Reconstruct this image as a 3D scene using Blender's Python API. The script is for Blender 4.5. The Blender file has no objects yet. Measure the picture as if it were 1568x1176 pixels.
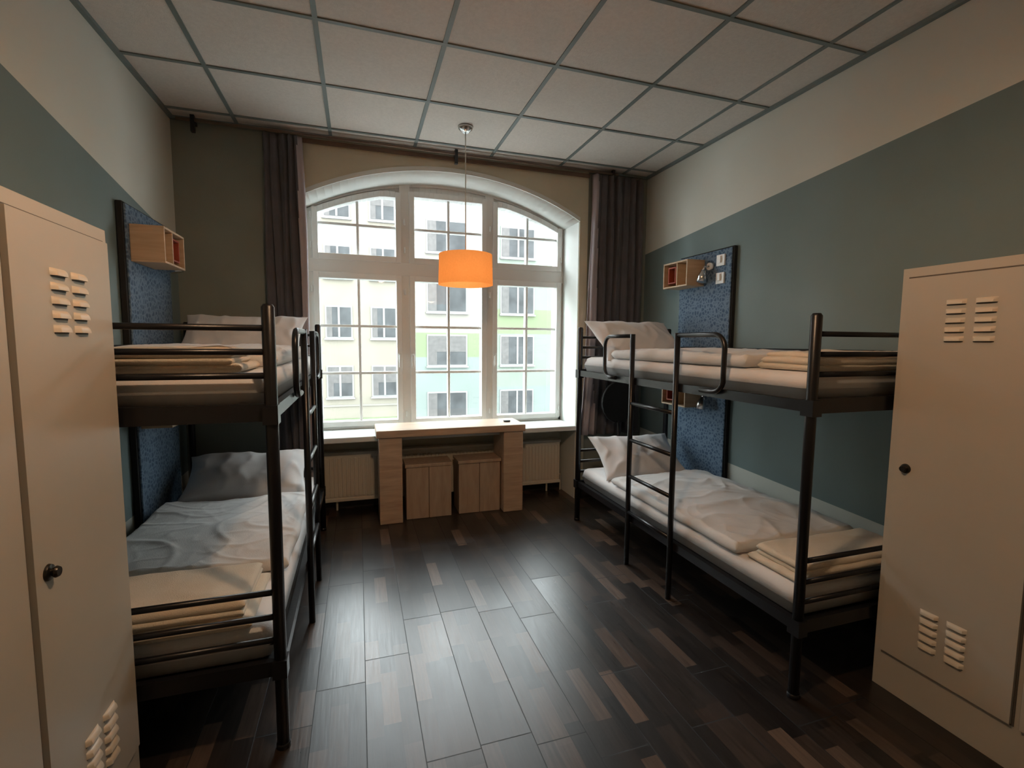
import bpy, bmesh, math, random
from mathutils import Vector, Matrix, noise
random.seed(3)
scene=bpy.context.scene
scene.view_settings.view_transform='Standard'
COL=scene.collection

# ------------------------------------------------------------ materials
def mat(name,col,rough=.6,metal=0,spec=.5,noise_s=0,noise_a=.08,bump=0,bump_s=40,emit=None,es=0,sheen=0):
    m=bpy.data.materials.new(name); m.use_nodes=True
    nt=m.node_tree; N=nt.nodes; L=nt.links; b=N['Principled BSDF']
    b.inputs['Base Color'].default_value=(*col,1)
    b.inputs['Roughness'].default_value=rough; b.inputs['Metallic'].default_value=metal
    b.inputs['Specular IOR Level'].default_value=spec
    if sheen: b.inputs['Sheen Weight'].default_value=sheen
    if emit: b.inputs['Emission Color'].default_value=(*emit,1); b.inputs['Emission Strength'].default_value=es
    tc=N.new('ShaderNodeTexCoord')
    if noise_s:
        n=N.new('ShaderNodeTexNoise'); n.inputs['Scale'].default_value=noise_s; n.inputs['Detail'].default_value=5
        L.new(tc.outputs['Object'],n.inputs['Vector'])
        r=N.new('ShaderNodeValToRGB'); r.color_ramp.elements[0].position=.3; r.color_ramp.elements[1].position=.7
        r.color_ramp.elements[0].color=(*[c*(1-noise_a) for c in col],1)
        r.color_ramp.elements[1].color=(*[min(1,c*(1+noise_a)) for c in col],1)
        L.new(n.outputs['Fac'],r.inputs['Fac']); L.new(r.outputs['Color'],b.inputs['Base Color'])
    if bump:
        n2=N.new('ShaderNodeTexNoise'); n2.inputs['Scale'].default_value=bump_s; n2.inputs['Detail'].default_value=4
        L.new(tc.outputs['Object'],n2.inputs['Vector'])
        bp=N.new('ShaderNodeBump'); bp.inputs['Strength'].default_value=bump; bp.inputs['Distance'].default_value=.01
        L.new(n2.outputs['Fac'],bp.inputs['Height']); L.new(bp.outputs['Normal'],b.inputs['Normal'])
    return m

def mth(nt,op,a,b=None):
    n=nt.nodes.new('ShaderNodeMath'); n.operation=op
    for i,v in enumerate((a,b)):
        if v is None: continue
        if isinstance(v,(int,float)): n.inputs[i].default_value=v
        else: nt.links.new(v,n.inputs[i])
    return n.outputs[0]
def mixc(nt,f,a,b):
    n=nt.nodes.new('ShaderNodeMix'); n.data_type='RGBA'
    if isinstance(f,(int,float)): n.inputs[0].default_value=f
    else: nt.links.new(f,n.inputs[0])
    for i,v in ((6,a),(7,b)):
        if isinstance(v,tuple): n.inputs[i].default_value=(*v,1)
        else: nt.links.new(v,n.inputs[i])
    return n.outputs[2]

TEAL=(.165,.222,.225); CREAM=(.62,.63,.57)
def wall_mat(name,a,bk,a2,b2):
    # teal field between two slanted paint lines: z = a+bk*y (upper), z=a2+b2*y (lower)
    m=bpy.data.materials.new(name); m.use_nodes=True; nt=m.node_tree; N=nt.nodes; L=nt.links
    b=N['Principled BSDF']; b.inputs['Roughness'].default_value=.62
    g=N.new('ShaderNodeNewGeometry'); s=N.new('ShaderNodeSeparateXYZ'); L.new(g.outputs['Position'],s.inputs[0])
    up=mth(nt,'GREATER_THAN',s.outputs['Z'],mth(nt,'ADD',mth(nt,'MULTIPLY',s.outputs['Y'],bk),a))
    lo=mth(nt,'LESS_THAN',s.outputs['Z'],mth(nt,'ADD',mth(nt,'MULTIPLY',s.outputs['Y'],b2),a2))
    f=mth(nt,'MAXIMUM',up,lo)
    n=N.new('ShaderNodeTexNoise'); n.inputs['Scale'].default_value=2.5; n.inputs['Detail'].default_value=6
    L.new(g.outputs['Position'],n.inputs['Vector'])
    t=mixc(nt,n.outputs['Fac'],tuple(c*.9 for c in TEAL),tuple(c*1.1 for c in TEAL))
    L.new(mixc(nt,f,t,CREAM),b.inputs['Base Color'])
    n2=N.new('ShaderNodeTexNoise'); n2.inputs['Scale'].default_value=120
    L.new(g.outputs['Position'],n2.inputs['Vector'])
    bp=N.new('ShaderNodeBump'); bp.inputs['Strength'].default_value=.12; bp.inputs['Distance'].default_value=.004
    L.new(n2.outputs['Fac'],bp.inputs['Height']); L.new(bp.outputs['Normal'],b.inputs['Normal'])
    return m

def floor_mat():
    m=bpy.data.materials.new('dark_parquet'); m.use_nodes=True; nt=m.node_tree; N=nt.nodes; L=nt.links
    b=N['Principled BSDF']
    g=N.new('ShaderNodeNewGeometry'); s=N.new('ShaderNodeSeparateXYZ'); L.new(g.outputs['Position'],s.inputs[0])
    X=s.outputs['X'];Y=s.outputs['Y']
    SW=.066
    cx=mth(nt,'FLOOR',mth(nt,'DIVIDE',X,SW))
    wn=N.new('ShaderNodeTexWhiteNoise'); wn.noise_dimensions='1D'; L.new(cx,wn.inputs['W'])
    yy=mth(nt,'ADD',mth(nt,'DIVIDE',Y,.30),mth(nt,'MULTIPLY',wn.outputs['Value'],7.3))
    ry=mth(nt,'FLOOR',yy)
    cb=N.new('ShaderNodeCombineXYZ'); L.new(cx,cb.inputs[0]); L.new(ry,cb.inputs[1])
    w2=N.new('ShaderNodeTexWhiteNoise'); w2.noise_dimensions='3D'; L.new(cb.outputs[0],w2.inputs['Vector'])
    r=N.new('ShaderNodeValToRGB'); e=r.color_ramp.elements
    e[0].position=0; e[0].color=(.013,.010,.009,1)
    e[1].position=1; e[1].color=(.130,.086,.062,1)
    for p,c in ((.35,(.019,.015,.013)),(.65,(.029,.021,.017)),(.84,(.046,.031,.024)),(.94,(.078,.052,.038))):
        q=e.new(p); q.color=(*c,1)
    L.new(w2.outputs['Value'],r.inputs['Fac'])
    # grain
    mp=N.new('ShaderNodeMapping'); mp.inputs['Scale'].default_value=(60,4,1); L.new(g.outputs['Position'],mp.inputs[0])
    gn=N.new('ShaderNodeTexNoise'); gn.inputs['Scale'].default_value=1.5; gn.inputs['Detail'].default_value=6; L.new(mp.outputs[0],gn.inputs['Vector'])
    gr=mth(nt,'ADD',mth(nt,'MULTIPLY',gn.outputs['Fac'],1.4),.3)
    vm=N.new('ShaderNodeVectorMath'); vm.operation='SCALE'; L.new(r.outputs['Color'],vm.inputs[0]); L.new(gr,vm.inputs['Scale'])
    # seams
    px=mth(nt,'FLOOR',mth(nt,'DIVIDE',X,SW*3))
    w3=N.new('ShaderNodeTexWhiteNoise'); w3.noise_dimensions='1D'; L.new(mth(nt,'ADD',px,31.7),w3.inputs['W'])
    fx=mth(nt,'FRACT',mth(nt,'DIVIDE',X,SW*3)); yq=mth(nt,'ADD',mth(nt,'DIVIDE',Y,.9),w3.outputs['Value']); fy=mth(nt,'FRACT',yq)
    se=mth(nt,'MAXIMUM',mth(nt,'LESS_THAN',fx,.017),mth(nt,'LESS_THAN',fy,.005))
    cb2=N.new('ShaderNodeCombineXYZ'); L.new(px,cb2.inputs[0]); L.new(mth(nt,'FLOOR',yq),cb2.inputs[1])
    w4=N.new('ShaderNodeTexWhiteNoise'); w4.noise_dimensions='3D'; L.new(cb2.outputs[0],w4.inputs['Vector'])
    L.new(mixc(nt,se,vm.outputs[0],(.003,.003,.003)),b.inputs['Base Color'])
    rr=mth(nt,'ADD',mth(nt,'MULTIPLY',gn.outputs['Fac'],.14),.23)
    rv=mth(nt,'ADD',mth(nt,'ADD',rr,mth(nt,'MULTIPLY',w4.outputs['Value'],.08)),mth(nt,'MULTIPLY',se,.3))
    L.new(rv,b.inputs['Roughness'])
    b.inputs['Specular IOR Level'].default_value=.7
    bp=N.new('ShaderNodeBump'); bp.inputs['Strength'].default_value=.35; bp.inputs['Distance'].default_value=.002
    L.new(mth(nt,'SUBTRACT',mth(nt,'MULTIPLY',gn.outputs['Fac'],.4),se),bp.inputs['Height'])
    sub=N.new('ShaderNodeVectorMath'); sub.operation='SUBTRACT'; L.new(w4.outputs['Color'],sub.inputs[0]); sub.inputs[1].default_value=(.5,.5,.5)
    sc=N.new('ShaderNodeVectorMath'); sc.operation='MULTIPLY'; L.new(sub.outputs[0],sc.inputs[0]); sc.inputs[1].default_value=(.025,.015,0)
    ad=N.new('ShaderNodeVectorMath'); ad.operation='ADD'; L.new(sc.outputs[0],ad.inputs[0]); L.new(bp.outputs['Normal'],ad.inputs[1])
    nm=N.new('ShaderNodeVectorMath'); nm.operation='NORMALIZE'; L.new(ad.outputs[0],nm.inputs[0])
    L.new(nm.outputs[0],b.inputs['Normal'])
    return m

def wood_mat(name,c1,c2,axis=(2,18,18)):
    m=bpy.data.materials.new(name); m.use_nodes=True; nt=m.node_tree; N=nt.nodes; L=nt.links
    b=N['Principled BSDF']; b.inputs['Roughness'].default_value=.5
    tc=N.new('ShaderNodeTexCoord'); mp=N.new('ShaderNodeMapping'); mp.inputs['Scale'].default_value=axis; L.new(tc.outputs['Object'],mp.inputs[0])
    n=N.new('ShaderNodeTexNoise'); n.inputs['Scale'].default_value=2; n.inputs['Detail'].default_value=8; n.inputs['Distortion'].default_value=.6; L.new(mp.outputs[0],n.inputs['Vector'])
    r=N.new('ShaderNodeValToRGB'); r.color_ramp.elements[0].position=.3; r.color_ramp.elements[1].position=.7
    r.color_ramp.elements[0].color=(*c1,1); r.color_ramp.elements[1].color=(*c2,1)
    L.new(n.outputs['Fac'],r.inputs['Fac']); L.new(r.outputs['Color'],b.inputs['Base Color'])
    return m

def felt_mat():
    m=bpy.data.materials.new('blue_patterned_fabric'); m.use_nodes=True; nt=m.node_tree; N=nt.nodes; L=nt.links
    b=N['Principled BSDF']; b.inputs['Roughness'].default_value=.9
    tc=N.new('ShaderNodeTexCoord'); v=N.new('ShaderNodeTexVoronoi'); v.inputs['Scale'].default_value=36; v.feature='DISTANCE_TO_EDGE'
    L.new(tc.outputs['Object'],v.inputs['Vector'])
    r=N.new('ShaderNodeValToRGB'); r.color_ramp.elements[0].position=.02; r.color_ramp.elements[1].position=.25
    r.color_ramp.elements[0].color=(.15,.22,.30,1); r.color_ramp.elements[1].color=(.055,.10,.165,1)
    L.new(v.outputs['Distance'],r.inputs['Fac']); L.new(r.outputs['Color'],b.inputs['Base Color'])
    bp=N.new('ShaderNodeBump'); bp.inputs['Strength'].default_value=.5; bp.inputs['Distance'].default_value=.006
    L.new(v.outputs['Distance'],bp.inputs['Height']); L.new(bp.outputs['Normal'],b.inputs['Normal'])
    return m

def shade_mat():
    m=bpy.data.materials.new('orange_lampshade'); m.use_nodes=True; nt=m.node_tree; N=nt.nodes; L=nt.links
    N.remove(N['Principled BSDF']); o=N['Material Output']
    tc=N.new('ShaderNodeTexCoord'); n=N.new('ShaderNodeTexNoise'); n.inputs['Scale'].default_value=80; L.new(tc.outputs['Object'],n.inputs['Vector'])
    c=mixc(nt,n.outputs['Fac'],(.56,.22,.06),(.66,.27,.08))
    d=N.new('ShaderNodeBsdfDiffuse'); t=N.new('ShaderNodeBsdfTranslucent'); L.new(c,d.inputs[0]); L.new(c,t.inputs[0])
    mx=N.new('ShaderNodeMixShader'); mx.inputs[0].default_value=.5; L.new(d.outputs[0],mx.inputs[1]); L.new(t.outputs[0],mx.inputs[2])
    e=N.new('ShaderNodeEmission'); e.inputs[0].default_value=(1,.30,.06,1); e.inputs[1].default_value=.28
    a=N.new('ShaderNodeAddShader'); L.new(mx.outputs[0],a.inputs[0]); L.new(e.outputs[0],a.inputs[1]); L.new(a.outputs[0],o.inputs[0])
    return m

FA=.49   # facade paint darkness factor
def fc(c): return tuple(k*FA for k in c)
M=dict(
 floor=floor_mat(),
 wr=wall_mat('paint_right',2.67,-.092,.43,.055),
 wl=wall_mat('paint_left',2.87,-.18,.43,.02),
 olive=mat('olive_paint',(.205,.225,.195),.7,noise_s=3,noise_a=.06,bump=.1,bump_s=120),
 cream=mat('cream_paint',(.60,.57,.45),.7,noise_s=3,noise_a=.05,bump=.1,bump_s=120),
 reveal=mat('reveal_white',(.72,.76,.74),.6,noise_s=3,noise_a=.03),
 tile=mat('ceiling_tile',(.68,.64,.60),.85,noise_s=60,noise_a=.05,bump=.3,bump_s=220),
 tbar=mat('ceiling_grid',(.17,.21,.21),.5,noise_s=5,noise_a=.03),
 white=mat('white_pvc',(.78,.80,.79),.35,noise_s=4,noise_a=.02),
 black=mat('black_steel',(.009,.009,.011),.33,noise_s=20,noise_a=.1,bump=.04,bump_s=150),
 blackm=mat('black_mesh',(.012,.012,.012),.8,noise_s=20,noise_a=.1),
 sheet=mat('white_linen',(.71,.70,.70),.85,noise_s=6,noise_a=.03,bump=.15,bump_s=300,sheen=.2),
 duvet=mat('white_duvet',(.70,.69,.68),.85,noise_s=6,noise_a=.03,bump=.15,bump_s=200,sheen=.2),
 blanket=mat('cream_blanket',(.68,.60,.48),.9,noise_s=8,noise_a=.05,bump=.3,bump_s=250,sheen=.2),
 locker=mat('locker_enamel',(.46,.43,.37),.42,noise_s=3,noise_a=.03),
 lockerd=mat('locker_gap',(.10,.085,.07),.6,noise_s=3,noise_a=.03),
 louver=mat('locker_louver',(.66,.60,.50),.4,noise_s=3,noise_a=.02),
 knob=mat('dark_metal',(.05,.045,.04),.3,metal=.8,noise_s=10,noise_a=.1),
 desk=wood_mat('desk_wood',(.44,.32,.23),(.60,.46,.34)),
 stool=wood_mat('stool_wood',(.40,.30,.22),(.50,.40,.31),(12,12,2)),
 seam=mat('wood_seam',(.12,.085,.06),.7,noise_s=9,noise_a=.1),
 box=wood_mat('shelf_plywood',(.46,.32,.20),(.58,.42,.28)),
 red=mat('red_accent',(.32,.06,.03),.6,noise_s=9,noise_a=.1),
 felt=felt_mat(),
 curtain=mat('plum_curtain',(.088,.083,.092),.9,noise_s=10,noise_a=.12,bump=.2,bump_s=200,sheen=.2),
 lining_lit_edge=mat('curtain_lining_lit_edge',(.38,.34,.36),.9,noise_s=10,noise_a=.06),
 rad=mat('radiator_enamel',(.70,.66,.57),.4,noise_s=3,noise_a=.02),
 base=mat('dark_baseboard',(.02,.016,.014),.5,noise_s=9,noise_a=.2),
 chrome=mat('chrome',(.6,.6,.6),.25,metal=1,noise_s=9,noise_a=.05),
 rod=mat('rail_brown',(.16,.11,.08),.5,noise_s=9,noise_a=.1),
 cord=mat('white_cord',(.7,.68,.62),.5,noise_s=9,noise_a=.03),
 shade=shade_mat(),
 bulb=mat('bulb',(1,.8,.5),.4,emit=(1,.7,.4),es=6,noise_s=9,noise_a=.02),
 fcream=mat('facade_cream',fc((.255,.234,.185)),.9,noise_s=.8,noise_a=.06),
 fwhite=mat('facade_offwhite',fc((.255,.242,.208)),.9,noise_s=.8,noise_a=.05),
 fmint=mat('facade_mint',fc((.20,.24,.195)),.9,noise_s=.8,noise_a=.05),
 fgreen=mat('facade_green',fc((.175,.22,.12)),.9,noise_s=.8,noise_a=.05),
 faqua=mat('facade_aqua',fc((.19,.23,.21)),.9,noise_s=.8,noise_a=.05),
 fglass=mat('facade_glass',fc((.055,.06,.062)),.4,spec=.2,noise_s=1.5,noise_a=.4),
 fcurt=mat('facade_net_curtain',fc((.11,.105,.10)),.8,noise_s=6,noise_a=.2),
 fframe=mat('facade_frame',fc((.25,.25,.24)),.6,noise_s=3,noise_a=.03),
 asphalt=mat('asphalt',(.10,.10,.10),.9,noise_s=3,noise_a=.2),
 wpaint=mat('plain_wall',(.45,.45,.40),.7,noise_s=3,noise_a=.04),
)
def glass():
    m=bpy.data.materials.new('window_glass'); m.use_nodes=True; nt=m.node_tree; N=nt.nodes; L=nt.links
    N.remove(N['Principled BSDF']); o=N['Material Output']
    t=N.new('ShaderNodeBsdfTransparent'); t.inputs[0].default_value=(.97,.99,.98,1)
    g=N.new('ShaderNodeBsdfGlossy'); g.inputs['Roughness'].default_value=.02
    mx=N.new('ShaderNodeMixShader'); mx.inputs[0].default_value=.03
    L.new(t.outputs[0],mx.inputs[1]); L.new(g.outputs[0],mx.inputs[2]); L.new(mx.outputs[0],o.inputs[0]); return m
M['glass']=glass()

# ------------------------------------------------------------ builder
class B:
    def __init__(s,name): s.name=name; s.bm=bmesh.new(); s.mats=[]
    def mi(s,m):
        if m not in s.mats: s.mats.append(m)
        return s.mats.index(m)
    def box(s,x0,x1,y0,y1,z0,z1,m,mtx=None):
        i=s.mi(m); vs=[s.bm.verts.new((x,y,z)) for x in (x0,x1) for y in (y0,y1) for z in (z0,z1)]
        if mtx:
            for v in vs: v.co=mtx@v.co
        for q in ((0,1,3,2),(4,6,7,5),(0,4,5,1),(2,3,7,6),(0,2,6,4),(1,5,7,3)):
            f=s.bm.faces.new([vs[k] for k in q]); f.material_index=i
    def tube(s,pts,r,m,n=12,closed=False,flat=None):
        i=s.mi(m); pts=[Vector(p) for p in pts]; rings=[]
        prev=None
        for k,p in enumerate(pts):
            if k==0: t=(pts[1]-p).normalized()
            elif k==len(pts)-1: t=(p-pts[-2]).normalized()
            else: t=((pts[k+1]-p).normalized()+(p-pts[k-1]).normalized()).normalized()
            if prev is None:
                a=Vector((0,0,1)) if abs(t.z)<.9 else Vector((1,0,0))
                u=t.cross(a).normalized()
            else: u=(prev-t*prev.dot(t)).normalized()
            w=t.cross(u); prev=u
            rr=r[k] if isinstance(r,(list,tuple)) else r
            rings.append([s.bm.verts.new(p+rr*(math.cos(6.28318*j/n)*u+math.sin(6.28318*j/n)*w)) for j in range(n)])
        for a,b_ in zip(rings,rings[1:]):
            for j in range(n):
                f=s.bm.faces.new((a[j],a[(j+1)%n],b_[(j+1)%n],b_[j])); f.material_index=i; f.smooth=True
        for rg in (rings[0][::-1],rings[-1]):
            f=s.bm.faces.new(rg); f.material_index=i
    def grid(s,fn,nu,nv,m,wrapu=False):
        i=s.mi(m); V=[[s.bm.verts.new(fn(a/nu,b_/nv)) for b_ in range(nv+1)] for a in range(nu+1)]
        for a in range(nu):
            for b_ in range(nv):
                f=s.bm.faces.new((V[a][b_],V[a+1][b_],V[a+1][b_+1],V[a][b_+1])); f.material_index=i; f.smooth=True
        return V
    def poly(s,pts,m,ext=None):
        i=s.mi(m); vs=[s.bm.verts.new(p) for p in pts]; f=s.bm.faces.new(vs); f.material_index=i
        if ext is not None:
            r=bmesh.ops.extrude_face_region(s.bm,geom=[f]); 
            for g in r['geom']:
                if isinstance(g,bmesh.types.BMVert): g.co+=Vector(ext)
    def done(s,bevel=0,merge=False,seg=2):
        if merge: bmesh.ops.remove_doubles(s.bm,verts=s.bm.verts,dist=1e-4)
        bmesh.ops.recalc_face_normals(s.bm,faces=s.bm.faces)
        me=bpy.data.meshes.new(s.name); s.bm.to_mesh(me); s.bm.free()
        for m in s.mats: me.materials.append(M[m])
        o=bpy.data.objects.new(s.name,me); COL.objects.link(o)
        if bevel:
            b=o.modifiers.new('bevel','BEVEL'); b.width=bevel; b.segments=seg; b.limit_method='ANGLE'; b.angle_limit=math.radians(50)
        return o

W=4.009; WW=4.40; XR=2.6056; XL=-1.2075; H=3.007; YB=-1.6
# ------------------------------------------------------------ room shell
b=B('floor'); b.box(XL-.15,XR+.15,YB-.1,WW+.1,-.1,0,'floor'); b.done()
b=B('ceiling'); b.box(XL-.15,XR+.15,YB-.1,WW+.15,H,H+.12,'tile')
tx=-1.4163; ty=1.9789
for i in range(0,8):
    x=tx+.625*i
    if XL<x<XR: b.box(x-.012,x+.012,YB,W,H-.006,H,'tbar')
for j in range(-6,5):
    y=ty+.625*j
    if YB<y<W: b.box(XL,XR,y-.012,y+.012,H-.0065,H,'tbar')
b.box(XL,XL+.025,YB,W,H-.02,H,'tbar'); b.box(XR-.025,XR,YB,W,H-.02,H,'tbar')
b.box(XL,-.42,W-.025,W,H-.02,H,'tbar'); b.box(-.42,XR,W-.02,W,H-.02,H,'tbar')
b.done()
b=B('wall_right'); b.box(XR,XR+.15,YB,W+.6,0,H,'wr'); b.done()
b=B('wall_left'); b.box(XL-.15,XL,YB,W+.6,0,H,'wl'); b.done()
b=B('wall_rear'); b.box(XL-.15,XR+.15,YB-.15,YB,0,H,'wpaint'); b.done()
# window wall with arched niche
AX0,AX1=-.40,1.92; SP=2.55; AP=2.845
def arch(x,x0,x1,sp,ap):
    c=(x0+x1)/2; hw=(x1-x0)/2; s=ap-sp; R=(hw*hw+s*s)/(2*s)
    return ap-R+math.sqrt(max(R*R-(x-c)**2,0))
b=B('wall_window')
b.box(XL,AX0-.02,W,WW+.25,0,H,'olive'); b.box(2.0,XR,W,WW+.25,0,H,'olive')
b.box(AX0-.02,AX0,W,WW+.25,0,H,'reveal'); b.box(AX1,2.0,W,WW+.25,0,H,'cream')
b.box(AX1-.004,AX1,W+.01,WW+.1,0,SP,'reveal')
n=40; ci=b.mi('cream'); ri=b.mi('reveal')
for k in range(n):
    xa=AX0+(AX1-AX0)*k/n; xb=AX0+(AX1-AX0)*(k+1)/n; za=arch(xa,AX0,AX1,SP,AP); zb=arch(xb,AX0,AX1,SP,AP)
    v=[b.bm.verts.new(p) for p in ((xa,W,za),(xb,W,zb),(xb,W,H),(xa,W,H),(xa,WW+.1,za),(xb,WW+.1,zb))]
    f=b.bm.faces.new((v[0],v[1],v[2],v[3])); f.material_index=ci
    f=b.bm.faces.new((v[0],v[4],v[5],v[1])); f.material_index=ri; f.smooth=True
# parapet under window
b.box(AX0,AX1,WW-.02,WW+.25,0,.70,'cream')
b.done()
b=B('trim_arch')   # raised plaster moulding on arch
for k in range(n):
    xa=AX0+(AX1-AX0)*k/n; xb=AX0+(AX1-AX0)*(k+1)/n; za=arch(xa,AX0,AX1,SP,AP); zb=arch(xb,AX0,AX1,SP,AP)
    b.poly([(xa,W-.008,za),(xb,W-.008,zb),(xb,W-.008,zb+.035),(xa,W-.008,za+.035)],'reveal',(0,.008,0))
b.done()
b=B('window_sill'); b.box(AX0+.002,AX1-.006,W-.03,WW-.03,.655,.70,'reveal'); b.done(.008)
b=B('baseboard_window'); b.box(AX0,AX1,WW-.035,WW-.02,0,.09,'base'); b.box(XL,AX0,W-.015,W,0,.09,'base'); b.box(AX1,XR,W-.015,W,0,.09,'base'); b.done()
b=B('baseboard_left'); b.box(XL,XL+.015,1.78,W,0,.08,'base'); b.done()
b=B('baseboard_right'); b.box(XR-.015,XR,1.42,W,0,.08,'base'); b.done()

# ------------------------------------------------------------ window
b=B('window_1')
fx0,fx1=-.385,1.945; y0,y1=WW-.03,WW+.06
ARC=lambda x: arch(x,-.385,1.91,2.60,2.875)
G=[(-.30,.33),(.49,1.10),(1.25,1.85)]
ZL0,ZL1,ZU0=.77,1.995,2.20
# fixed frame
b.box(fx0,-.345,y0,y1,.70,2.62,'white'); b.box(1.893,1.925,y0,y1,.70,2.60,'white')
b.box(fx0,1.92,y0,y1,.70,.735,'white'); b.box(fx0,1.92,y0-.012,y1,2.04,2.155,'white')
b.box(.365,.455,y0-.005,y1,.70,2.84,'white'); b.box(1.135,1.215,y0-.005,y1,.70,2.82,'white')
# arched head of frame
for k in range(n):
    xa=-.385+2.295*k/n; xb=-.385+2.295*(k+1)/n
    b.poly([(xa,y0,ARC(xa)-.05),(xb,y0,ARC(xb)-.05),(xb,y0,ARC(xb)+.06),(xa,y0,ARC(xa)+.06)],'white',(0,.09,0))
sy0,sy1=y0-.025,y1-.02
for gi,(xa,xb) in enumerate(G):
    sx0,sx1=xa-.045,xb+.045
    # lower sash
    b.box(sx0,xa,sy0,sy1,ZL0-.045,ZL1+.05,'white'); b.box(xb,sx1,sy0,sy1,ZL0-.045,ZL1+.05,'white')
    b.box(xa,xb,sy0,sy1,ZL0-.045,ZL0,'white'); b.box(xa,xb,sy0,sy1,ZL1,ZL1+.05,'white')
    b.box((xa+xb)/2-.011,(xa+xb)/2+.011,sy0+.03,sy1-.01,ZL0,ZL1,'white')
    for q in (1,2):
        z=ZL0+(ZL1-ZL0)*q/3+.01; b.box(xa,xb,sy0+.031,sy1-.011,z-.011,z+.011,'white')
    b.box(xa,xb,sy0+.045,sy0+.049,ZL0,ZL1,'glass')
    # upper sash
    if gi==1: top=lambda x: 2.72
    else: top=lambda x: min(ARC(x)-.115,2.70)
    b.box(sx0,xa,sy0,sy1,ZU0-.05,top(xa)+.045,'white'); b.box(xb,sx1,sy0,sy1,ZU0-.05,top(xb)+.045,'white')
    b.box(xa,xb,sy0,sy1,ZU0-.05,ZU0,'white')
    for k in range(14):
        p=xa+(xb-xa)*k/14; q=xa+(xb-xa)*(k+1)/14
        b.poly([(p,sy0,top(p)),(q,sy0,top(q)),(q,sy0,top(q)+.05),(p,sy0,top(p)+.05)],'white',(0,sy1-sy0,0))
        p=sx0-.01+(sx1-sx0+.02)*k/14; q=sx0-.01+(sx1-sx0+.02)*(k+1)/14
        b.poly([(p,y0+.02,top(p)+.02),(q,y0+.02,top(q)+.02),(q,y0+.02,ARC(q)),(p,y0+.02,ARC(p))],'white',(0,.03,0))
    xm=(xa+xb)/2
    b.box(xm-.011,xm+.011,sy0+.03,sy1-.01,ZU0,top(xm),'white')
    z=ZU0+.25; b.box(xa,xb,sy0+.031,sy1-.011,z-.011,z+.011,'white')
    b.poly([(xa,sy0+.047,ZU0)]+[(xb-(xb-xa)*0,sy0+.047,ZU0)]+[(xb-(xb-xa)*k/8,sy0+.047,top(xb-(xb-xa)*k/8)) for k in range(9)],'glass')
# handles + hinges
for hx in (.352,.462,1.225):
    b.box(hx-.011,hx+.011,sy0-.012,sy0,1.28,1.36,'white'); b.tube([(hx,sy0-.01,1.34),(hx,sy0-.045,1.34)],.008,'white',8)
    b.box(hx-.008,hx+.008,sy0-.052,sy0-.038,1.24,1.35,'white')
for hx in (.405,1.175,-.355,1.885):
    for z in (.82,1.9,2.26,2.5): b.tube([(hx,sy0-.004,z-.025),(hx,sy0-.004,z+.025)],.007,'white',8)
b.done(.004,seg=1)

# ------------------------------------------------------------ radiator
b=B('radiator')
b.box(-.33,1.87,4.26,4.33,.10,.50,'rad')
k=-.32
while k<1.86:
    b.box(k,k+.022,4.252,4.262,.13,.47,'rad'); k+=.0333
b.box(-.335,1.875,4.25,4.335,.495,.52,'rad')
b.box(-.335,1.875,4.252,4.335,.09,.12,'rad')
for x in (-.2,1.75): b.tube([(x,4.30,.10),(x,4.30,0)],.01,'rad',8)
b.tube([(1.86,4.30,.16),(1.895,4.30,.16),(1.895,4.30,0)],.009,'rad',8)
b.done(.005)

# ------------------------------------------------------------ desk
b=B('desk')
b.box(.12,1.36,3.83,4.20,.706,.765,'desk')
b.box(.14,.32,3.85,4.18,0,.706,'desk'); b.box(1.17,1.345,3.85,4.18,0,.706,'desk')
b.done(.006)
b=B('remote_control'); b.box(1.21,1.27,3.98,4.01,.766,.780,'black'); b.done(.005)
def stool(x0,x1,yf):
    b=B('box_stool'); d=.24
    b.box(x0,x1,yf,yf+d,.435,.462,'stool')
    w=(x1-x0)
    b.box(x0+.008,x0+w/2-.002,yf+.008,yf+d-.008,0,.432,'stool'); b.box(x0+w/2+.002,x1-.008,yf+.008,yf+d-.008,0,.432,'stool')
    b.box(x0+.012,x1-.012,yf+.012,yf+d-.012,.005,.434,'seam')
    b.done(.004)
stool(.345,.735,3.90); stool(.785,1.165,3.91)

# ------------------------------------------------------------ curtain rail, curtains
b=B('curtain_rail')
b.tube([(-1.15,3.93,2.968),(2.25,3.93,2.968)],.011,'rod',10)
b.box(-.42,2.0,3.985,4.0,2.935,2.965,'rod')
for x in (-1.05,.78,2.2):
    b.box(x-.012,x+.012,3.915,3.945,2.89,3.0,'black'); b.box(x-.008,x+.008,3.93,W-.002,2.955,2.975,'black')
b.done()
def curtain(x0,x1,z0,z1,folds,yc,amp,flare,seed,pale):
    b=B('curtain')
    def fn(u,v):
        z=z1+(z0-z1)*v
        w=x0+(x1-x0)*u
        f=flare(u,v)
        ph=folds*6.28318*u+.5*math.sin(v*3+seed)
        y=yc+amp*(.75+.25*v)*math.sin(ph)+.010*math.sin(ph*2.3+seed+2*v)
        x=w+f+.012*math.sin(ph*1.0+1.2)+.006*math.sin(v*9+u*12)
        return (x,y,z)
    b.grid(fn,folds*14,40,'curtain')
    o=b.done()
    o.data.materials.append(M['lining_lit_edge'])
    for p in o.data.polygons:
        c=p.center; u=(c.x-x0)/(x1-x0)
        if pale(u,c.z): p.material_index=1
    s=o.modifiers.new('solid','SOLIDIFY'); s.thickness=.004
    return o
curtain(-.64,-.37,.35,2.953,5,3.95,.035,lambda u,v:.03*v*u,1,lambda u,z:u>.9)  # pale tone here paints window light onto the curtain's inner edge
curtain(2.0,2.52,.62,2.953,7,3.95,.035,lambda u,v:-.09*(v**2)*(1-u),2,lambda u,z:u<.12)

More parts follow.
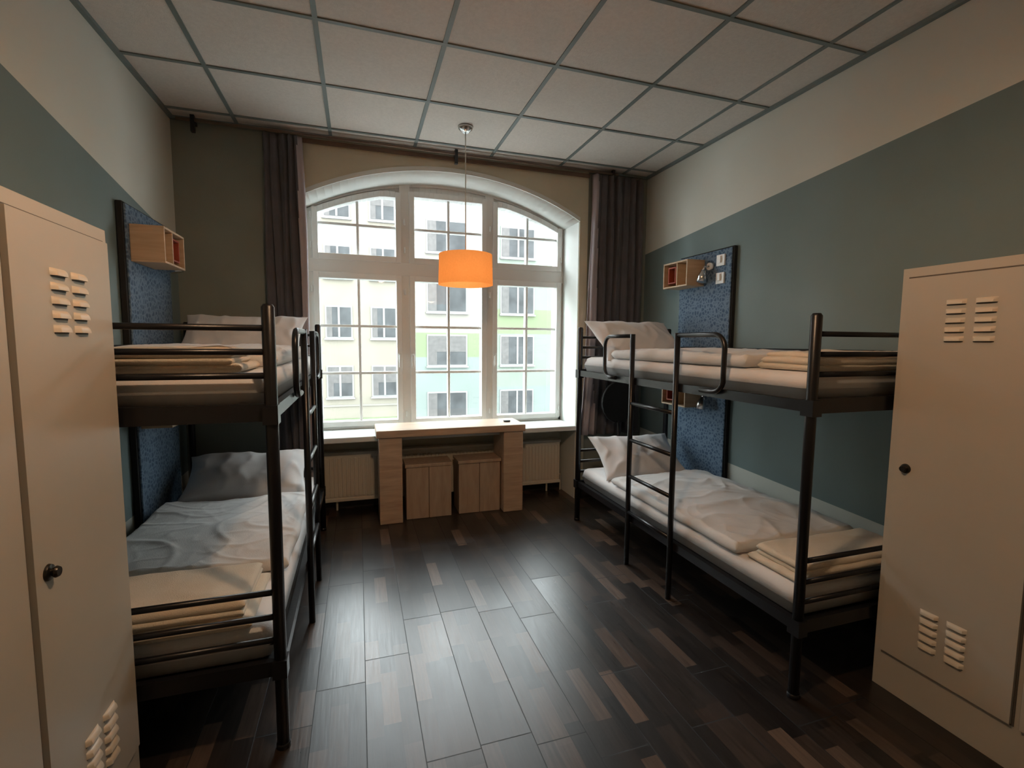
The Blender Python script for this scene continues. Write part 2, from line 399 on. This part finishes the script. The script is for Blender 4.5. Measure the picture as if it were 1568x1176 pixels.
# ------------------------------------------------------------ pendant lamps
def pendant(x,y,z0,z1,r,energy,drop=.20):
    b=B('pendant_lamp')
    b.tube([(x,y,H-.001),(x,y,H-.02),(x,y,H-.045)],[.055,.05,.02],'chrome',24)
    b.tube([(x,y,H-.04),(x,y,z1-.04)],.004,'cord',8)
    b.tube([(x,y,z1-.01),(x,y,z1-.06)],.018,'cord',12)
    nn=48
    i=b.mi('shade'); lo=[];hi=[]
    for k in range(nn):
        a=6.28318*k/nn
        lo.append(b.bm.verts.new((x+r*math.cos(a),y+r*math.sin(a),z0))); hi.append(b.bm.verts.new((x+r*.97*math.cos(a),y+r*.97*math.sin(a),z1)))
    for k in range(nn):
        f=b.bm.faces.new((lo[k],lo[(k+1)%nn],hi[(k+1)%nn],hi[k])); f.material_index=i; f.smooth=True
    for a in (0,2.094,4.189):
        b.tube([(x,y,z1-.03),(x+r*.96*math.cos(a),y+r*.96*math.sin(a),z1-.01)],.002,'chrome',6)
    bm2=bmesh.ops.create_uvsphere(b.bm,u_segments=16,v_segments=10,radius=.030,matrix=Matrix.Translation((x,y,z1-.09)))
    i=b.mi('bulb')
    for v in bm2['verts']:
        for f in v.link_faces: f.material_index=i; f.smooth=True
    o=b.done()
    l=bpy.data.lights.new('lamp_bulb_light','POINT'); l.energy=energy; l.color=(1,.68,.42); l.shadow_soft_size=.05
    lo=bpy.data.objects.new('lamp_bulb_light',l); lo.location=(x,y,z1-drop); COL.objects.link(lo); lo.parent=o
    return o
pendant(.765,3.51,1.885,2.105,.20,1.5,.17)
pendant(.36,1.02,2.42,2.60,.20,44,.175)

# ------------------------------------------------------------ bunk beds
def bunk(xa,xw,ya,yd,yb,yc):
    # xa = aisle side x, xw = wall side x
    b=B('bunk_bed'); s=1 if xw>xa else -1; R=.021
    HB=1.59
    for y in (ya,yd):
        for x in (xa,xw):
            b.tube([(x,y,0),(x,y,HB-.01),(x,y,HB)],[R,R,R*.7],'black',14)
            b.tube([(x,y,0),(x,y,.02)],R*1.15,'black',14)
        zs=(1.51,1.43,1.35,.585,.495,.41)
        for z in zs: b.tube([(xa,y,z),(xw,y,z)],.011,'black',10)
    for y in (ya,yd):
        for z0,z1 in ((1.195,1.255),(.28,.335)):
            b.box(min(xa,xw),max(xa,xw),y-.012,y+.012,z0,z1,'black')
    for x in (xa,xw):
        for z0,z1 in ((1.20,1.245),(.29,.335)):
            b.box(x-.014,x+.014,ya,yd,z0,z1,'black')
    # bracket bolts at corners
    for y in (ya,yd):
        for z in (1.2,.29): b.box(xa-.024,xa+.024,y-.028,y+.028,z-.015,z+.05,'black')
    # base mesh
    for z in (1.21,.30): b.box(min(xa,xw)+.015,max(xa,xw)-.015,ya+.012,yd-.012,z,z+.015,'blackm')
    # ladder posts + hoops
    xo=xa-s*.03; HL=1.525
    for y,d in ((yb,-1),(yc,1)):
        b.tube([(xo,y,0),(xo,y,HL)],.016,'black',12)
        L=.36; r=.07
        pts=[(xo,y,HL-.012)]
        c=(xo,y+d*(L-r),HL-.012-r)
        for k in range(7):
            a=math.pi/2-math.pi/2*k/6
            pts.append((xo,c[1]+d*r*math.cos(a),c[2]+r*math.sin(a)))
        for k in range(1,7):
            a=-math.pi/2*k/6
            pts.append((xo,c[1]+d*r*math.cos(a),1.30+r*math.sin(a)))
        pts.append((xo,y+d*.20,1.23))
        b.tube(pts,.013,'black',10)
        b.box(min(xo,xa),max(xo,xa),y-.01,y+.01,1.205,1.24,'black'); b.box(min(xo,xa),max(xo,xa),y-.01,y+.01,.295,.33,'black')
    for z in (1.08,.84,.60,.36): b.tube([(xo,yb,z),(xo,yc,z)],.012,'black',10)
    # wall-side guard rail
    b.tube([(xw,ya,1.43),(xw,yd,1.43)],.011,'black',10)
    # mattresses (rounded slabs)
    for z in (1.225,.315):
        x0,x1=min(xa,xw)+.018,max(xa,xw)-.016; y0,y1=ya+.02,yd-.02
        slab(b,x0,x1,y0,y1,z,.130,'sheet',amp=.003,seed=z*7,nu=20,nv=46)
    return b.done(.0)
def slab(b,x0,x1,y0,y1,z0,th,m,amp=.01,freq=3,seed=0,nu=40,nv=60,p=5,ridge=0,skew=0,droop=0,dome=0):
    """closed pillow-edged slab"""
    i=b.mi(m)
    w=(x1-x0)/2;l=(y1-y0)/2;cx=(x0+x1)/2;cy=(y0+y1)/2; er=min(.045,th*.5)
    def bor(s,half):  # rounded edge in real units
        d=half*(1-abs(s))
        return 1 if d>=er else math.sqrt(max(0,1-((er-d)/er)**2))
    def P(u,v,top):
        s=math.sin((u*2-1)*math.pi/2); t=math.sin((v*2-1)*math.pi/2)
        s=.5*s+.5*(u*2-1); t=.5*t+.5*(v*2-1)
        e=bor(s,w)*bor(t,l)
        x=cx+s*w+skew*t; y=cy+t*l
        nz=noise.noise(Vector((x*freq,y*freq,seed)))*amp*2
        if ridge:
            q=Vector((x*freq*1.1+noise.noise(Vector((x*2,y*2,seed+5)))*1.6,y*freq*.75,seed+9))
            nz+=ridge*(1-min(1,abs(noise.noise(q))*4.5))**2
            q=Vector((x*freq*.7+3,y*freq*1.6+noise.noise(Vector((x*3,y*2,seed+2)))*1.3,seed+3))
            nz+=ridge*.7*(1-min(1,abs(noise.noise(q))*5))**2
            q=Vector((x*freq*2.6+noise.noise(Vector((x*5,y*4,seed+1)))*1.5,y*freq*2.2,seed+13))
            nz+=ridge*.35*(1-min(1,abs(noise.noise(q))*4))**2
        ex=noise.noise(Vector((y*4,seed,1)))*.012*(amp>.005)
        x+=ex*s; y+=noise.noise(Vector((x*4,seed,2)))*.012*(amp>.005)*t
        dd=dome*(1-s*s)*(1-t*t)
        if top: z=z0+th*(.5+.5*e)+nz*e+dd
        else: z=z0+th*(.5-.5*e)
        if droop:
            k=max(0,abs(s)-.9)/.1; z-=droop*k*k*(1 if top else 1)
        return (x,y,z)
    T=b.grid(lambda u,v:P(u,v,True),nu,nv,m); D=b.grid(lambda u,v:P(u,v,False),nu,nv,m)
    def st(A,C):
        for k in range(len(A)-1):
            try:
                f=b.bm.faces.new((A[k],A[k+1],C[k+1],C[k])); f.material_index=i; f.smooth=True
            except Exception: pass
    st(T[0],D[0]); st(T[-1],D[-1]); st([r[0] for r in T],[r[0] for r in D]); st([r[-1] for r in T],[r[-1] for r in D])
def smoothsub(o,l=1):
    w=o.modifiers.new('weld','WELD'); w.merge_threshold=.0008
    s=o.modifiers.new('sub','SUBSURF'); s.levels=l; s.render_levels=l
def pillow(x,y,z,w,h,t,tilt,yaw,seed):
    b=B('pillow')
    mt=Matrix.Translation((x,y,z))@Matrix.Rotation(yaw,4,'Z')@Matrix.Rotation(tilt,4,'X')
    def P(u,v,sg):
        s=u*2-1;q=v*2-1
        s=.35*math.sin(s*math.pi/2)+.65*s; q=.35*math.sin(q*math.pi/2)+.65*q
        px=s*w/2*(1-.10*(1-q*q)); py=q*h/2*(1-.15*(1-s*s))
        e=max(0,(1-abs(s)**2.6))**.6*max(0,(1-abs(q)**2.6))**.6
        n1=noise.noise(Vector((px*6,py*6,seed)))*.02
        rid=(1-min(1,abs(noise.noise(Vector((px*7+seed,py*5,seed+4))))*4))**2*.014
        edge=min(1,e*2.5)
        return mt@Vector((px,py,sg*(t/2*e+(n1+rid)*edge)))
    A=b.grid(lambda u,v:P(u,v,1),34,26,'sheet'); C=b.grid(lambda u,v:P(u,v,-1),34,26,'sheet')
    o=b.done(merge=True); smoothsub(o); return o
def blanket(x0,x1,y0,y1,z,seed,layers=3,th=.03):
    b=B('folded_blanket')
    for k in range(layers):
        dx=.012*math.sin(seed*3+k*2); dy=.012*math.cos(seed*2+k*1.7)-.012
        slab(b,x0+dx+k*.008,x1+dx-k*.01,y0+dy+k*.006,y1+dy-k*.02,z+k*th,th+.004,'blanket',amp=.004,freq=4,seed=seed+k,nu=26,nv=18,ridge=.005)
    o=b.done(merge=True); smoothsub(o); return o
def duvet(x0,x1,y0,y1,z,th,seed,ridge=.03,dome=.03,droop=0,skew=0):
    b=B('duvet'); slab(b,x0,x1,y0,y1,z,th,'duvet',amp=.007,freq=3.2,seed=seed,nu=80,nv=120,ridge=ridge,dome=dome,droop=droop,skew=skew)
    o=b.done(merge=True); smoothsub(o); return o

bunk(1.7044,2.535,1.425,3.508,2.236,2.687)
bunk(-.286,-1.135,1.79,3.88,2.587,3.05)
ZU=1.357; ZLo=.447
# right bed
pillow(2.09,3.28,ZU+.13,.78,.48,.15,math.radians(40),.06,1)
duvet(1.73,2.51,1.80,3.07,ZU,.06,2,ridge=.008,dome=.015)
blanket(1.76,2.48,1.47,1.79,ZU,1,3,.025)
pillow(2.10,3.25,ZLo+.13,.72,.46,.17,math.radians(36),-.06,5)
duvet(1.72,2.51,1.79,3.00,ZLo,.055,6,ridge=.010,dome=.015)
blanket(1.76,2.48,1.47,1.78,ZLo,4,3,.026)
# left bed
pillow(-.73,3.62,ZU+.13,.78,.46,.15,math.radians(42),-.04,7)
duvet(-1.11,-.32,2.19,3.42,ZU,.065,8,ridge=.010,dome=.015)
blanket(-1.09,-.38,1.83,2.17,ZU,3,3,.026)
pillow(-.71,3.49,ZLo+.125,.76,.48,.21,math.radians(27),.03,9)
duvet(-1.11,-.31,2.25,3.24,ZLo,.06,10,ridge=.008,dome=.02)
blanket(-1.09,-.38,1.83,2.23,ZLo,5,3,.030)

# ------------------------------------------------------------ headboard panels, box shelves, reading lamps
def panel(xw,s,y0,y1,z0,z1):
    b=B('headboard_panel')
    xf=xw+s*.034; xk=xw+s*.004
    b.box(min(xk,xf),max(xk,xf),y0,y1,z0,z1,'blackm')
    a,c=xf,xf+s*.011
    b.box(min(a,c),max(a,c),y0+.012,y1-.012,z0+.01,z1-.01,'felt')
    b.done(.004); return xf+s*.012
def shelf(xf,s,y0,y1,z0,z1,d=.13):
    b=B('box_shelf'); t=.012; xb=xf+s*d; a,c=min(xf,xb),max(xf,xb)
    b.box(a,c,y0,y1,z0,z0+t,'box'); b.box(a,c,y0,y1,z1-t,z1,'box')
    b.box(a,c,y0,y0+t,z0+t,z1-t,'box'); b.box(a,c,y1-t,y1,z0+t,z1-t,'box')
    bx=xf+s*.008; b.box(min(xf,bx),max(xf,bx),y0+t,y1-t,z0+t,z1-t,'box')
    ym=y0+(y1-y0)*.42; b.box(a+.004,c-.004,ym,ym+.010,z0+t,z1-t,'box')
    # red-faced inner cubby
    q=xb-s*.012; 
    for (ya_,yb_,za_,zb_) in ((ym+.03,y1-.05,z0+.035,z0+.045),(ym+.03,y1-.05,z1-.045,z1-.035),(ym+.03,ym+.04,z0+.045,z1-.045),(y1-.06,y1-.05,z0+.045,z1-.045)):
        b.box(min(xf,q),max(xf,q),ya_,yb_,za_,zb_,'red')
    b.done(.002)
def reading_lamp(xf,s,y,z):
    b=B('reading_lamp')
    b.tube([(xf,y,z+.05),(xf+s*.02,y,z+.05)],.028,'white',20)
    b.tube([(xf+s*.02,y,z+.05),(xf+s*.06,y,z+.045),(xf+s*.07,y,z+.01)],.008,'chrome',8)
    b.tube([(xf+s*.07,y,z+.02),(xf+s*.075,y,z-.02),(xf+s*.085,y,z-.07)],[.016,.032,.036],'chrome',20)
    b.done()
def socket(xf,s,y,z,n=2):
    b=B('power_outlet')
    for k in range(n):
        zz=z-k*.13
        a=xf+s*.012; b.box(min(xf,a),max(xf,a),y-.04,y+.04,zz-.04,zz+.04,'white')
        b.tube([(a,y,zz),(a+s*.001,y,zz)],.022,'cord',16)
        b.box(min(a,a+s*.012),max(a,a+s*.012),y-.012,y+.012,zz-.02,zz+.03,'white')
    b.done(.003)
xf=panel(XR,-1,2.83,3.43,.36,2.17)
shelf(xf,-1,3.12,3.42,1.91,2.11,.16); reading_lamp(xf,-1,3.05,2.0); socket(xf,-1,2.94,2.08)
shelf(xf,-1,3.10,3.40,.97,1.14,.15); reading_lamp(xf,-1,3.0,1.04)
xf=panel(XL,1,3.10,3.73,.33,2.20)
shelf(xf,1,3.14,3.46,1.89,2.09,.16); shelf(xf,1,3.14,3.46,.97,1.14,.15); socket(xf,1,3.56,1.08,1); reading_lamp(xf,1,3.56,1.96)

# ------------------------------------------------------------ lockers
def lockers(xw,xf,yend,n,dw,ht,knobz):
    s=1 if xf>xw else -1
    b=B('locker_cabinet')
    y0=yend-n*dw-.03
    a,c=min(xw+s*.004,xf),max(xw+s*.004,xf)
    b.box(a,c,y0,yend,0,ht,'locker')
    for k in range(n):
        d1=yend-.03-k*dw; d0=d1-dw+.025
        g=xf+s*.003; b.box(min(xf,g),max(xf,g),d0-.006,d1+.006,.165,ht-.035,'lockerd')
        d=xf+s*.016; b.box(min(xf,d),max(xf,d),d0,d1,.172,ht-.042,'locker')
        ym=(d0+d1)/2
        for cy in (ym-.045,ym+.045):
            for zc,nn in ((1.63,5),(.42,5)):
                for q in range(nn):
                    z=zc-q*.034
                    i=b.mi('louver'); m_=7
                    rows=[]
                    for aa in range(m_):
                        th=math.pi*.5*aa/(m_-1)
                        ox=.012*math.sin(th); oz=.018*math.cos(th)
                        rows.append([b.bm.verts.new((d+s*ox*(1 if 0<e<7 else 0),cy-.032+.064*e/7,z-.009+oz)) for e in range(8)])
                    for r1,r2 in zip(rows,rows[1:]):
                        for e in range(7):
                            f=b.bm.faces.new((r1[e],r1[e+1],r2[e+1],r2[e])); f.material_index=i; f.smooth=True
                    b.box(min(d,d+s*.001),max(d,d+s*.001),cy-.03,cy+.03,z-.013,z-.008,'lockerd')
        ky=d0+.045 if s>0 else d1-.045
        b.tube([(d,ky,knobz),(d+s*.006,ky,knobz),(d+s*.007,ky,knobz),(d+s*.016,ky,knobz),(d+s*.022,ky,knobz)],[.020,.018,.008,.014,.011],'knob',20)
    o=b.done(.004); return o
lockers(XL,-.71,1.755,3,.455,1.79,.93)
lockers(XR,2.12,1.395,3,.455,1.775,.97)

# ------------------------------------------------------------ round-back chair in the corner
b=B('chair')
cx,cy=2.25,3.70
def disc(c,rx,rz,t,m,ax):
    i=b.mi(m); n_=28
    r=[[],[]]
    for j,dd in enumerate((-t/2,t/2)):
        for k in range(n_):
            a=6.28318*k/n_
            if ax=='y': r[j].append(b.bm.verts.new((c[0]+rx*math.cos(a),c[1]+dd,c[2]+rz*math.sin(a))))
            else: r[j].append(b.bm.verts.new((c[0]+rx*math.cos(a),c[1]+rz*math.sin(a),c[2]+dd)))
    f=b.bm.faces.new(r[0]); f.material_index=i; f=b.bm.faces.new(r[1][::-1]); f.material_index=i
    for k in range(n_):
        f=b.bm.faces.new((r[0][k],r[0][(k+1)%n_],r[1][(k+1)%n_],r[1][k])); f.material_index=i
disc((cx,cy+.12,.93),.17,.19,.03,'blackm','y')
disc((cx,cy-.0,.45),.17,.15,.04,'blackm','z')
b.tube([(cx,cy+.11,.76),(cx,cy+.11,.5),(cx,cy+.05,.43)],.015,'black')
for a in (.78,2.36,3.93,5.5): b.tube([(cx+.08*math.cos(a),cy+.08*math.sin(a),.43),(cx+.17*math.cos(a),cy+.15*math.sin(a),0)],.012,'black')
b.done(.006)

# ------------------------------------------------------------ exterior
S=1.55; YF=16*S
def fx(x): return x*S
def fz(z): return 1.47+(z-1.47)*S
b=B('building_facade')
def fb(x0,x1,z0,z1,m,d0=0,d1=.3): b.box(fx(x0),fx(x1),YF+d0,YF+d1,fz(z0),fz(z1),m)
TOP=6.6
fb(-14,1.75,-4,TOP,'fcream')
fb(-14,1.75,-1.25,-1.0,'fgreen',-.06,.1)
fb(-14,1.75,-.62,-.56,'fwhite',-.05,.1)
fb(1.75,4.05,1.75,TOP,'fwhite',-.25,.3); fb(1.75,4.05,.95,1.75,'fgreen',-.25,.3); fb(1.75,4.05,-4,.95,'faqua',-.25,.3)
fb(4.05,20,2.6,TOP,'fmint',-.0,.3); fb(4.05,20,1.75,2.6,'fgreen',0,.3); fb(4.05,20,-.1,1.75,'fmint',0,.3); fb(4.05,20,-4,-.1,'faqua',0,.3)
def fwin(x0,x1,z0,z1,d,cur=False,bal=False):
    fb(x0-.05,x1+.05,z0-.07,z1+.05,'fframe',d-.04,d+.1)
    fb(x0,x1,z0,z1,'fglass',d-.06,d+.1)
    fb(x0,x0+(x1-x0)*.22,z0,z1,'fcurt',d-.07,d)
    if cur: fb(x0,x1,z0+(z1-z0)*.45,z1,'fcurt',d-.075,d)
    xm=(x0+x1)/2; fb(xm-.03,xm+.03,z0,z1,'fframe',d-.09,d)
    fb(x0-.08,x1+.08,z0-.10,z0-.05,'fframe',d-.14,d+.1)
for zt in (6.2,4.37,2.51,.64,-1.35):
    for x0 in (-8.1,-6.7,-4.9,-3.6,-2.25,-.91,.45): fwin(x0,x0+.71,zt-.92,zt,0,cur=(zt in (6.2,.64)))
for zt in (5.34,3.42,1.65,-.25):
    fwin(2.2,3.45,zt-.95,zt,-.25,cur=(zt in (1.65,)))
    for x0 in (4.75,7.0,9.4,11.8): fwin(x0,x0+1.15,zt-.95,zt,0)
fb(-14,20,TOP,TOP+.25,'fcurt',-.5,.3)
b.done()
b=B('street_ground'); b.box(-40,50,WW+.3,YF,fz(-4)-.1,fz(-4),'asphalt'); b.done()

# ------------------------------------------------------------ light
w=bpy.data.worlds.new('overcast_sky'); scene.world=w; w.use_nodes=True
bg=w.node_tree.nodes['Background']; bg.inputs[0].default_value=(.90,.96,1.0,1); bg.inputs[1].default_value=13.5
l=bpy.data.lights.new('window_portal','AREA'); l.shape='RECTANGLE'; l.size=2.3; l.size_y=2.2; l.cycles.is_portal=True
o=bpy.data.objects.new('window_portal',l); o.location=(.765,WW+.12,1.78); o.rotation_euler=(math.radians(-90),0,0); COL.objects.link(o)

# ------------------------------------------------------------ camera
yw,pt,rl=.3113,.0879,.0074
f=Vector((math.sin(yw)*math.cos(pt),math.cos(yw)*math.cos(pt),-math.sin(pt)))
r=Vector((math.cos(yw),-math.sin(yw),0)); u=r.cross(f)
r2=r*math.cos(rl)+u*math.sin(rl); u2=-r*math.sin(rl)+u*math.cos(rl)
cam=bpy.data.cameras.new('camera'); cam.sensor_width=36; cam.lens=36*731.56/1568; cam.clip_start=.05; cam.clip_end=300
co=bpy.data.objects.new('camera',cam); COL.objects.link(co)
mt=Matrix((( r2.x,u2.x,-f.x,0),(r2.y,u2.y,-f.y,0),(r2.z,u2.z,-f.z,1.4699),(0,0,0,1)))
co.matrix_world=mt
scene.camera=co
